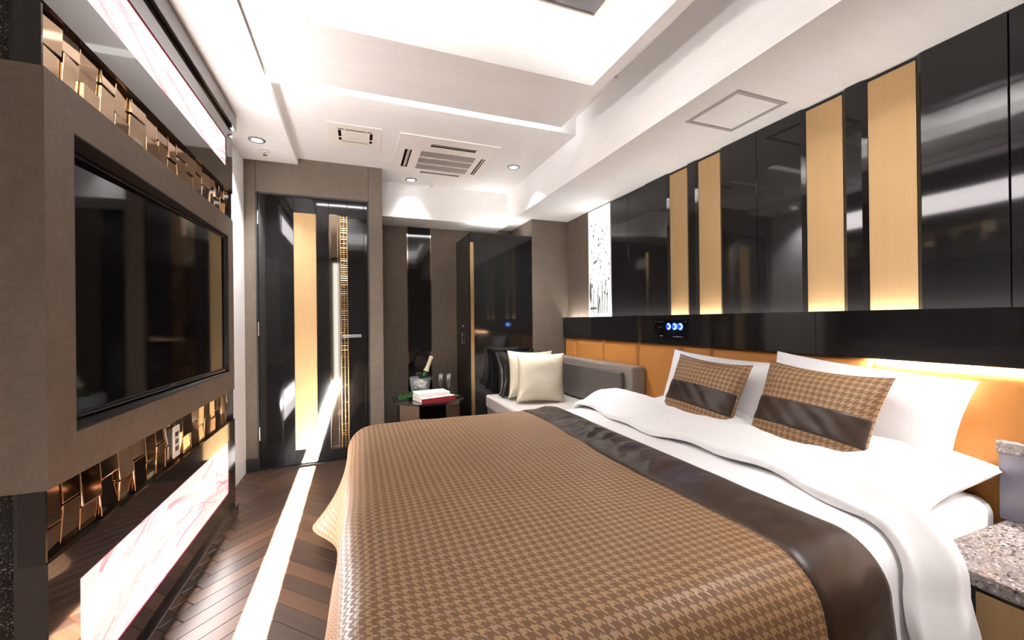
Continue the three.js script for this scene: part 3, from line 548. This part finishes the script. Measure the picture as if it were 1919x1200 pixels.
function cloth(S, T, ns, nt, o, hOuter, hInner) {
  const t = (v) => T[0] + (T[1] - T[0]) * v;
  const s = (u, tt) => { const a = typeof S[0] === 'function' ? S[0](tt) : S[0], b = typeof S[1] === 'function' ? S[1](tt) : S[1]; return a + (b - a) * u; };
  const f = (h) => (u, v) => { const ss = s(u, t(v)), q = drape(ss, t(v), o); return q.p.addScaledVector(q.n, typeof h === 'number' ? h : h(u, v, ss, t(v), q.d)); };
  return gridSolid((u, v) => f(hOuter)(u, v), (u, v) => f(hInner)(u, v), ns, nt, (u, v) => [s(u, t(v)), t(v)]);
}
const ripple = fbm(411, 6, 6, 4), crease = fbm(421, 4, 22, 3);
{
  const b = thing('bedspread', 'tan dogtooth woven bedspread with a dark brown satin border across the bed', 'bedspread');
  const o = { x0: 0.07, z0: -2.26, z1: -0.70, top: 0.525, r: 0.11, flare: 0.13, fold: 0.05, ph: 0.6, bump: (t) => 1.25 * Math.exp(-(((t + 2.2) / 0.15) ** 2)) - 0.15 * Math.exp(-(((t + 1.75) / 0.2) ** 2)) };
  const hq = (u, v, s, t, d) => 0.012 + 0.016 * (ripple(s * 0.4 + 3, t * 0.4 + 5) - 0.5) * 2 * Math.exp(-d * 2);
  mesh('dogtooth_field', cloth([-0.42, 0.935], [-2.60, -0.16], 90, 130, o, hq, 0.002), M.quilt, b);
  const hb = (u, v, s, t, d) => 0.012 + 0.005 * Math.sin(Math.min(1, u * 12) * Math.PI / 2) + 0.02 * (1 - Math.abs(crease(u * 0.25 + t * 0.12, t * 0.5 + 7 + u * 0.03) - 0.5) * 4) * Math.sin(Math.PI * Math.min(1, u * 1.02)) * (0.35 + 0.65 * Math.min(1, Math.max(0, (-0.9 - t) / 0.8))) + 0.012 * (ripple(s * 0.4 + 3, t * 0.4 + 5) - 0.5);
  mesh('satin_border', cloth([0.93, 1.155], [-2.60, -0.16], 24, 220, o, hb, 0.001), M.satinBrown, b);
  at(b, 0.5, 0, -1.48);
}
{
  const d = thing('duvet', 'white duvet turned back in a thick fold before the pillows', 'duvet');
  const o = { x0: -2, z0: -2.27, z1: -0.715, top: 0.505, r: 0.095, flare: 0.1, fold: 0.1, ph: 2.1 };
  const hs = (u, v, s, t, d2) => 0.012 + 0.022 * (ripple(s * 0.7, t * 0.5 + 2) - 0.35) * Math.min(1, u * 4) * Math.exp(-d2);
  const sst = (a, b, t) => { const q = Math.min(1, Math.max(0, (t - a) / (b - a))); return q * q * (3 - 2 * q); }, bump = (t, c, w) => Math.exp(-((t - c) ** 2) / (w * w));
  mesh('sheet', cloth([1.06, (t) => 1.62 - 0.27 * sst(-0.95, -0.62, t)], [-2.42, -0.30], 40, 130, o, hs, 0.002), M.cotton, d);
  const of = { ...o, flare: 0.14, fold: 0.13, ph: 2.4 };
  const lo = (t) => 1.325 + 0.045 * bump(t, -1.08, 0.25) - 0.10 * sst(-0.9, -0.5, t) + 0.012 * Math.sin(t * 8) + 0.01 * Math.sin(t * 17), hi = (t) => 1.70 - 0.31 * sst(-1.05, -0.60, t);
  const prof = (u) => { const e = Math.min(1, u / 0.07), rise = Math.sqrt(1 - (1 - e) * (1 - e)), k = Math.min(1, (1 - u) / 0.25), fall = Math.sqrt(1 - (1 - k) * (1 - k)); const q = Math.min(1, Math.max(0, u / 0.55)), c = q * q * (3 - 2 * q); return (0.026 + 0.075 * c) * rise * fall; };
  const lift = (u, t) => 0.02 * Math.max(0, 1 - u / 0.35) * (0.6 + 0.6 * Math.sin(t * 11 + 1) * Math.sin(t * 5));
  mesh('turned_fold', cloth([lo, hi], [-2.44, -0.22], 60, 150, of, (u, v, s, t, d2) => 0.016 + lift(u, t) + prof(u) * (0.9 + 0.5 * (ripple(s * 0.8 + 1, t * 0.6) - 0.4)) + 0.012 * (crease(s * 1.6 + t * 0.3, t * 0.4) - 0.5) * (1 - 0.5 * Math.min(1, d2 / 0.25)), (u, v, s, t) => 0.013 + lift(u, t)), M.cotton, d);
  at(d, 1.35, 0, -1.48);
}
{
  const g = 'white bed pillows';
  const yw = -Math.PI / 2;
  cushion('bed_pillow', 'white pillow lying flat under the upright one by the nightstand', 'pillow', M.cotton, 0.66, 0.44, 0.16, [1.68, 0.575, -0.965, yw, Math.PI / 2 - 0.1, 0], { seed: 21, pinch: 0.05, wrinkle: 0.2 }, g);
  cushion('bed_pillow', 'white pillow lying flat near the sofa under the upright one', 'pillow', M.cotton, 0.64, 0.44, 0.15, [1.68, 0.575, -1.70, yw, Math.PI / 2 - 0.1, 0], { seed: 22, pinch: 0.05, wrinkle: 0.2 }, g);
  cushion('bed_pillow', 'white upright pillow behind the dogtooth cushion nearer the nightstand', 'pillow', M.cotton, 0.68, 0.38, 0.15, [1.8, 0.715, -1.035, yw, 0.3, -0.08], { seed: 23, pinch: 0.06, wrinkle: 0.2 }, g);
  cushion('bed_pillow', 'white upright pillow behind the dogtooth cushion nearer the sofa', 'pillow', M.cotton, 0.66, 0.37, 0.15, [1.8, 0.7, -1.70, yw, 0.3, -0.04], { seed: 24, pinch: 0.06, wrinkle: 0.2 }, g);
  const c = 'dogtooth cushions on the bed';
  cushion('bed_cushion', 'tan dogtooth cushion with a brown satin band, nearer the nightstand', 'cushion', M.quilt, 0.45, 0.39, 0.13, [1.61, 0.705, -1.05, yw, 0.4, -0.05], { seed: 25, band: [-0.36, 0.16] }, c);
  cushion('bed_cushion', 'tan dogtooth cushion with a brown satin band, nearer the sofa', 'cushion', M.quilt, 0.46, 0.39, 0.13, [1.62, 0.695, -1.585, yw, 0.4, -0.05], { seed: 26, band: [-0.34, 0.2] }, c);
}
// ---- nightstand
{
  const n = thing('nightstand', 'black nightstand with polished grey granite top and gold side panel', 'nightstand');
  mesh('body', bx(1.425, 1.89, 0.0, 0.412, -0.62, -0.06, 0.002), M.lacquerFlat, n);
  mesh('granite_top', bx(1.41, 1.89, 0.414, 0.45, -0.634, -0.04, 0.003), M.granite, n);
  mesh('gold_panel', bx(1.418, 1.426, 0.03, 0.402, -0.535, -0.08, 0.001), M.gold, n);
  mesh('upstand', bx(1.864, 1.89, 0.4505, 0.655, -0.648, -0.04, 0.001), M.greyGloss, n);
  mesh('upstand_cap', bx(1.858, 1.89, 0.6555, 0.69, -0.652, -0.04, 0.002), M.granite, n);
  at(n, 1.66, 0, -0.34);
}
// ---- octagonal table and what stands on it
const TB = { x: 0.57, z: -3.58, y: 0.42 };
{
  const t = thing('side_table', 'low octagonal table with dark glass top and mirrored sides', 'table', [TB.x, 0, TB.z]);
  const top = new THREE.CylinderGeometry(0.315, 0.315, 0.016, 8).rotateY(Math.PI / 8).translate(0, TB.y - 0.008, 0);
  mesh('tabletop', top.toNonIndexed(), M.darkGlass, t).geometry.computeVertexNormals();
  for (let i = 0; i < 8; i++) {
    const a = i * Math.PI / 4, r = 0.255, w = 2 * r * Math.tan(Math.PI / 8) - 0.004;
    const m = mesh('side_mirror', new THREE.BoxGeometry(w, TB.y - 0.046, 0.006), i % 3 === 1 ? M.bronzeMirrorDark : M.smokeMirror, t); m.position.set(Math.sin(a) * r, (TB.y - 0.016) / 2 + 0.01, Math.cos(a) * r); m.rotation.y = a;
  }
  mesh('table_core', new THREE.CylinderGeometry(0.268, 0.268, TB.y - 0.02, 8).rotateY(Math.PI / 8).translate(0, (TB.y - 0.016) / 2 - 0.003, 0).scale(0.99, 1, 0.99), M.blackMatte, t).scale.set(0.985, 1, 0.985);
  mesh('base_ring', new THREE.CylinderGeometry(0.29, 0.29, 0.02, 8).rotateY(Math.PI / 8).translate(0, 0.01, 0), M.blackSoft, t);
  const y = TB.y + 0.0005, x = TB.x, z = TB.z;
  const bk = thing('ice_bucket', 'clear glass ice bucket holding the champagne bottle', 'bucket', [x - 0.055, y, z - 0.06]);
  mesh('bowl', lathe([[0, 0.002], [0.066, 0.002], [0.07, 0.008], [0.092, 0.165], [0.096, 0.17], [0.092, 0.172], [0.088, 0.165], [0.066, 0.014], [0, 0.012]], 36), M.frosted, bk);
  mesh('foot_ring', lathe([[0.05, 0], [0.068, 0], [0.07, 0.006], [0.05, 0.004]], 30), M.chrome, bk);
  const ir = rng(8); for (let i = 0; i < 16; i++) { const q = new THREE.DodecahedronGeometry(0.017 + ir() * 0.006); const a = ir() * 6.28, r = 0.02 + 0.038 * ir(); const m = mesh('ice_cube', q, M.ice, bk); m.position.set(r * Math.cos(a), 0.036 + ir() * 0.09, r * Math.sin(a)); m.rotation.set(ir() * 3, ir() * 3, 0); }
  const bt = thing('champagne_bottle', 'dark green champagne bottle with pale gold foil leaning in the bucket', 'bottle', [x - 0.075, y + 0.03, z - 0.06]);
  mesh('glass_body', lathe([[0, 0], [0.036, 0], [0.04, 0.006], [0.04, 0.15], [0.036, 0.175], [0.022, 0.215], [0.016, 0.235], [0, 0.235]], 30), M.bottleGreen, bt);
  mesh('foil', lathe([[0.0245, 0.208], [0.019, 0.232], [0.017, 0.25], [0.0155, 0.315], [0.0185, 0.322], [0.0185, 0.335], [0.0155, 0.345], [0, 0.348]], 28), M.foil, bt);
  mesh('label_band', lathe([[0.0405, 0.06], [0.0405, 0.125]], 28), M.foil, bt); bt.rotation.z = -0.36;
  for (const [i, gx, gz] of [[0, 0.12, -0.03], [1, 0.185, 0.0]]) {
    const gl = thing('champagne_flute', i ? 'empty champagne flute beside the books, nearer the wardrobe' : 'empty champagne flute standing nearest the ice bucket', 'glass', [x + gx, y, z + gz], 'champagne flutes');
    mesh('foot', lathe([[0, 0], [0.03, 0], [0.03, 0.002], [0.006, 0.006], [0.004, 0.02], [0.004, 0.07], [0, 0.07]], 28), M.glass, gl);
    mesh('bowl', lathe([[0, 0.068], [0.012, 0.074], [0.021, 0.1], [0.0255, 0.15], [0.024, 0.195], [0.0228, 0.195], [0.0242, 0.15], [0.0196, 0.1], [0.0108, 0.077], [0, 0.073]], 30), M.glass, gl);
  }
  const book = (label, cover, w, h, d, px, py, pz, ry) => {
    const b = thing('book', label, 'book', [px, py, pz]); b.rotation.y = ry;
    mesh('cover', [bx(-w / 2, w / 2, 0, 0.003, -d / 2, d / 2), bx(-w / 2, w / 2, h - 0.003, h, -d / 2, d / 2), bx(-w / 2, w / 2, 0.003, h - 0.003, d / 2 - 0.003, d / 2)], cover, b);
    mesh('pages', bx(-w / 2 + 0.003, w / 2 - 0.004, 0.003, h - 0.003, -d / 2 + 0.004, d / 2 - 0.003), M.paper, b);
    return b;
  };
  const rb = book('white topped book with a red spine lying under the white book', M.redCover, 0.3, 0.035, 0.2, x + 0.03, y, z + 0.13, 0.26);
  mesh('top_sheet', bx(-0.148, 0.148, 0.035, 0.0356, -0.098, 0.098), M.paper, rb);
  book('white book stacked on the red spined book', M.paper, 0.27, 0.034, 0.18, x + 0.01, y + 0.036, z + 0.115, 0.14);
  const dish = thing('gold_dish', 'small gold dish beside the books on the table', 'dish', [x + 0.2, y, z + 0.06]);
  mesh('bowl', lathe([[0, 0], [0.04, 0], [0.065, 0.008], [0.068, 0.01], [0.064, 0.011], [0.038, 0.004], [0, 0.004]], 32), M.goldTrim, dish);
  const sp = thing('green_sprig', 'small sprig of green leaves beside the books', 'plant', [x - 0.185, y, z + 0.06]);
  const lr = rng(61), leafShape = () => { const pos = [], idx = []; const N = 6; for (let i = 0; i <= N; i++) { const t = i / N, w = 0.012 * Math.sin(Math.PI * Math.min(1, t * 1.02)) ** 0.8, y2 = 0.012 * Math.sin(t * 2.4); pos.push(t * 0.05, y2, -w, t * 0.05, y2 - 0.003, 0, t * 0.05, y2, w); } for (let i = 0; i < N; i++) { const a = i * 3; for (const k of [0, 1]) idx.push(a + k, a + k + 1, a + k + 3, a + k + 1, a + k + 4, a + k + 3); } const g = new THREE.BufferGeometry(); g.setAttribute('position', new THREE.Float32BufferAttribute(pos, 3)); g.setAttribute('uv', new THREE.Float32BufferAttribute(new Float32Array(pos.length / 3 * 2), 2)); g.setIndex(idx); g.computeVertexNormals(); return g; };
  const lg = leafShape();
  mesh('stem', new THREE.TubeGeometry(new THREE.CatmullRomCurve3([new THREE.Vector3(-0.06, 0.004, 0.02), new THREE.Vector3(0, 0.016, 0), new THREE.Vector3(0.07, 0.03, -0.02)]), 12, 0.0022, 6), M.leaf, sp);
  for (let i = 0; i < 20; i++) { const l = mesh('leaf', lg, M.leaf, sp); const t = i / 19; l.position.set(-0.06 + 0.13 * t, 0.008 + 0.024 * t, 0.02 - 0.04 * t); l.rotation.set((lr() - 0.5) * 1.2, lr() * 6.28, 0.2 + lr() * 0.8); }
}
// ---- fittings in the ceiling
{
  const a = thing('ceiling_air_conditioner', 'square white ceiling cassette air conditioner with a slatted grille', 'air conditioner');
  const Y = 2.326, x0 = 0.28, x1 = 0.975, z0 = -3.475, z1 = -2.75;
  const outs = [[0.5, 0.83, -2.905, -2.85], [0.335, 0.385, -3.34, -2.99], [0.905, 0.94, -3.34, -2.99], [0.5, 0.83, -3.435, -3.39]];
  mesh('panel', holedPlate(x0, x1, z0, z1, Y - 0.006, Y - 0.0005, [[0.45, 0.862, -3.36, -2.975], ...outs]), M.acPlastic, a);
  mesh('housing', [...openBox(0.312, 0.948, Y - 0.0005, Y + 0.2, -3.448, -2.782), ...openBox(0.44, 0.872, Y - 0.0005, Y + 0.15, -3.37, -2.965)], M.housing, a);
  for (let i = 0; i < 42; i++) { const x = 0.455 + i * (0.402 / 41); mesh('grille_slat', bx(x - 0.0014, x + 0.0014, Y - 0.006, Y + 0.008, -3.36, -2.975), M.grille, a); }
  for (const z of [-3.355, -3.232, -3.103, -2.98]) mesh('grille_bar', bx(0.45, 0.862, Y - 0.0072, Y + 0.006, z - 0.006, z + 0.006, 0.002), M.acPlastic, a);
  outs.forEach(([p, q, r, s], k) => { const across = k === 0 || k === 3; const g = across ? new THREE.BoxGeometry(q - p - 0.01, 0.003, (s - r) * 0.55) : new THREE.BoxGeometry((q - p) * 0.5, 0.003, s - r - 0.01); const l = mesh('louvre', metreUV(g), M.grille, a); l.position.set((p + q) / 2 + (across ? 0 : 0.006), Y + 0.003, (r + s) / 2 - (across ? 0.006 : 0)); l.rotation.set(across ? 0.5 : 0, 0, across ? 0 : 0.5); });
  at(a, 0.63, Y, -3.11);
  const v = thing('ceiling_vent', 'white square ceiling vent plate with a black slotted outline', 'vent');
  const slots = [[-0.1, -0.066, -2.834, -2.816], [-0.058, 0.066, -2.834, -2.816], [0.074, 0.106, -2.834, -2.816], [-0.102, -0.084, -2.94, -2.838], [-0.102, -0.084, -2.996, -2.952], [0.092, 0.11, -2.94, -2.838], [0.092, 0.11, -2.996, -2.952], [-0.08, 0.088, -3.012, -2.998]];
  mesh('plate', holedPlate(-0.163, 0.165, -3.093, -2.745, Y - 0.004, Y - 0.0005, slots), M.acPlastic, v);
  mesh('duct_box', openBox(-0.122, 0.127, Y - 0.0005, Y + 0.16, -3.028, -2.792), M.housing, v);
  for (const x of [-0.14, 0.142]) mesh('screw', cyl(0.004, 0.004, 0.0015, x, Y - 0.0055, -2.77, 10), M.grille, v);
  at(v, 0, Y, -2.92);
  const down = (x, y, z, power, label) => {
    const d = thing('downlight', label, 'downlight', [x, y, z], 'recessed ceiling downlights');
    mesh('ring', lathe([[0.036, 0.001], [0.034, -0.006], [0.047, -0.006], [0.05, -0.001], [0.05, 0.0]].map(([r, h]) => [r, h]), 36), std({ color: '#8d8784', metalness: 0.6, roughness: 0.35 }), d);
    mesh('lamp_face', new THREE.CircleGeometry(0.036, 32).rotateX(Math.PI / 2).translate(0, -0.003, 0), glowMat(NEUTRAL, 3), d);
    const s = new THREE.SpotLight(NEUTRAL, GLOW.spot * power, 0, 0.85, 0.7, 2); s.name = 'downlight_beam'; s.position.set(x, y - 0.008, z); s.target.position.set(x, 0, z); s.castShadow = true; s.shadow.radius = 1.6; scene.add(s, s.target);
  };
  down(-0.598, 2.28, -3.069, 2.4, 'recessed downlight in the lower soffit by the door'); down(0.456, Y, -3.642, 0.28, 'recessed downlight in front of the bulkhead above the table'); down(1.198, Y, -3.07, 2.4, 'recessed downlight beside the air conditioner above the sofa');
  down(1.6, 2.046, -0.3, 1.6, 'recessed downlight in the beam above the nightstand');
  const det = (x, y, z, label) => { const d = thing('sprinkler_head', label, 'sprinkler', [x, y, z], 'ceiling sprinkler heads'); mesh('rose', lathe([[0, -0.001], [0.03, -0.001], [0.03, -0.006], [0.014, -0.01], [0, -0.01]].reverse(), 28), M.white, d); mesh('nozzle', cyl(0.005, 0.008, 0.016, 0, -0.026, 0, 12), M.chrome, d); mesh('deflector', cyl(0.014, 0.014, 0.002, 0, -0.03, 0, 16), M.chrome, d); };
  det(0.642, Y, -3.696, 'small round sprinkler head behind the air conditioner'); det(-0.586, 2.28, -3.25, 'small round sprinkler head in the soffit next to the downlight');
  const h = thing('ceiling_hatch', 'square white access hatch with grey frame under the beam', 'hatch');
  const hy = 2.046; mesh('frame', [bx(1.512, 1.53, hy - 0.004, hy, -1.556, -1.261), bx(1.795, 1.813, hy - 0.004, hy, -1.556, -1.261), bx(1.53, 1.795, hy - 0.004, hy, -1.556, -1.538), bx(1.53, 1.795, hy - 0.004, hy, -1.279, -1.261)], M.hatchLine, h);
  mesh('cover', bx(1.534, 1.791, hy - 0.0025, hy, -1.534, -1.283), M.plaster, h);
  at(h, 1.66, hy, -1.41);
  const c = thing('ceiling_mirror', 'dark framed rectangular panel in the middle of the lit coffer', 'ceiling panel');
  mesh('panel', bx(0.05, 1.065, 2.528, 2.545, -1.66, -0.6), M.hatchDark, c);
  mesh('frame', [bx(0.02, 0.05, 2.52, 2.549, -1.69, -0.57, 0.003), bx(1.065, 1.095, 2.52, 2.549, -1.69, -0.57, 0.003), bx(0.05, 1.065, 2.52, 2.549, -1.69, -1.66, 0.003), bx(0.05, 1.065, 2.52, 2.549, -0.6, -0.57, 0.003)], M.frameBeige, c);
  at(c, 0.55, 2.549, -1.13);
}
renderer.render(scene, camera);
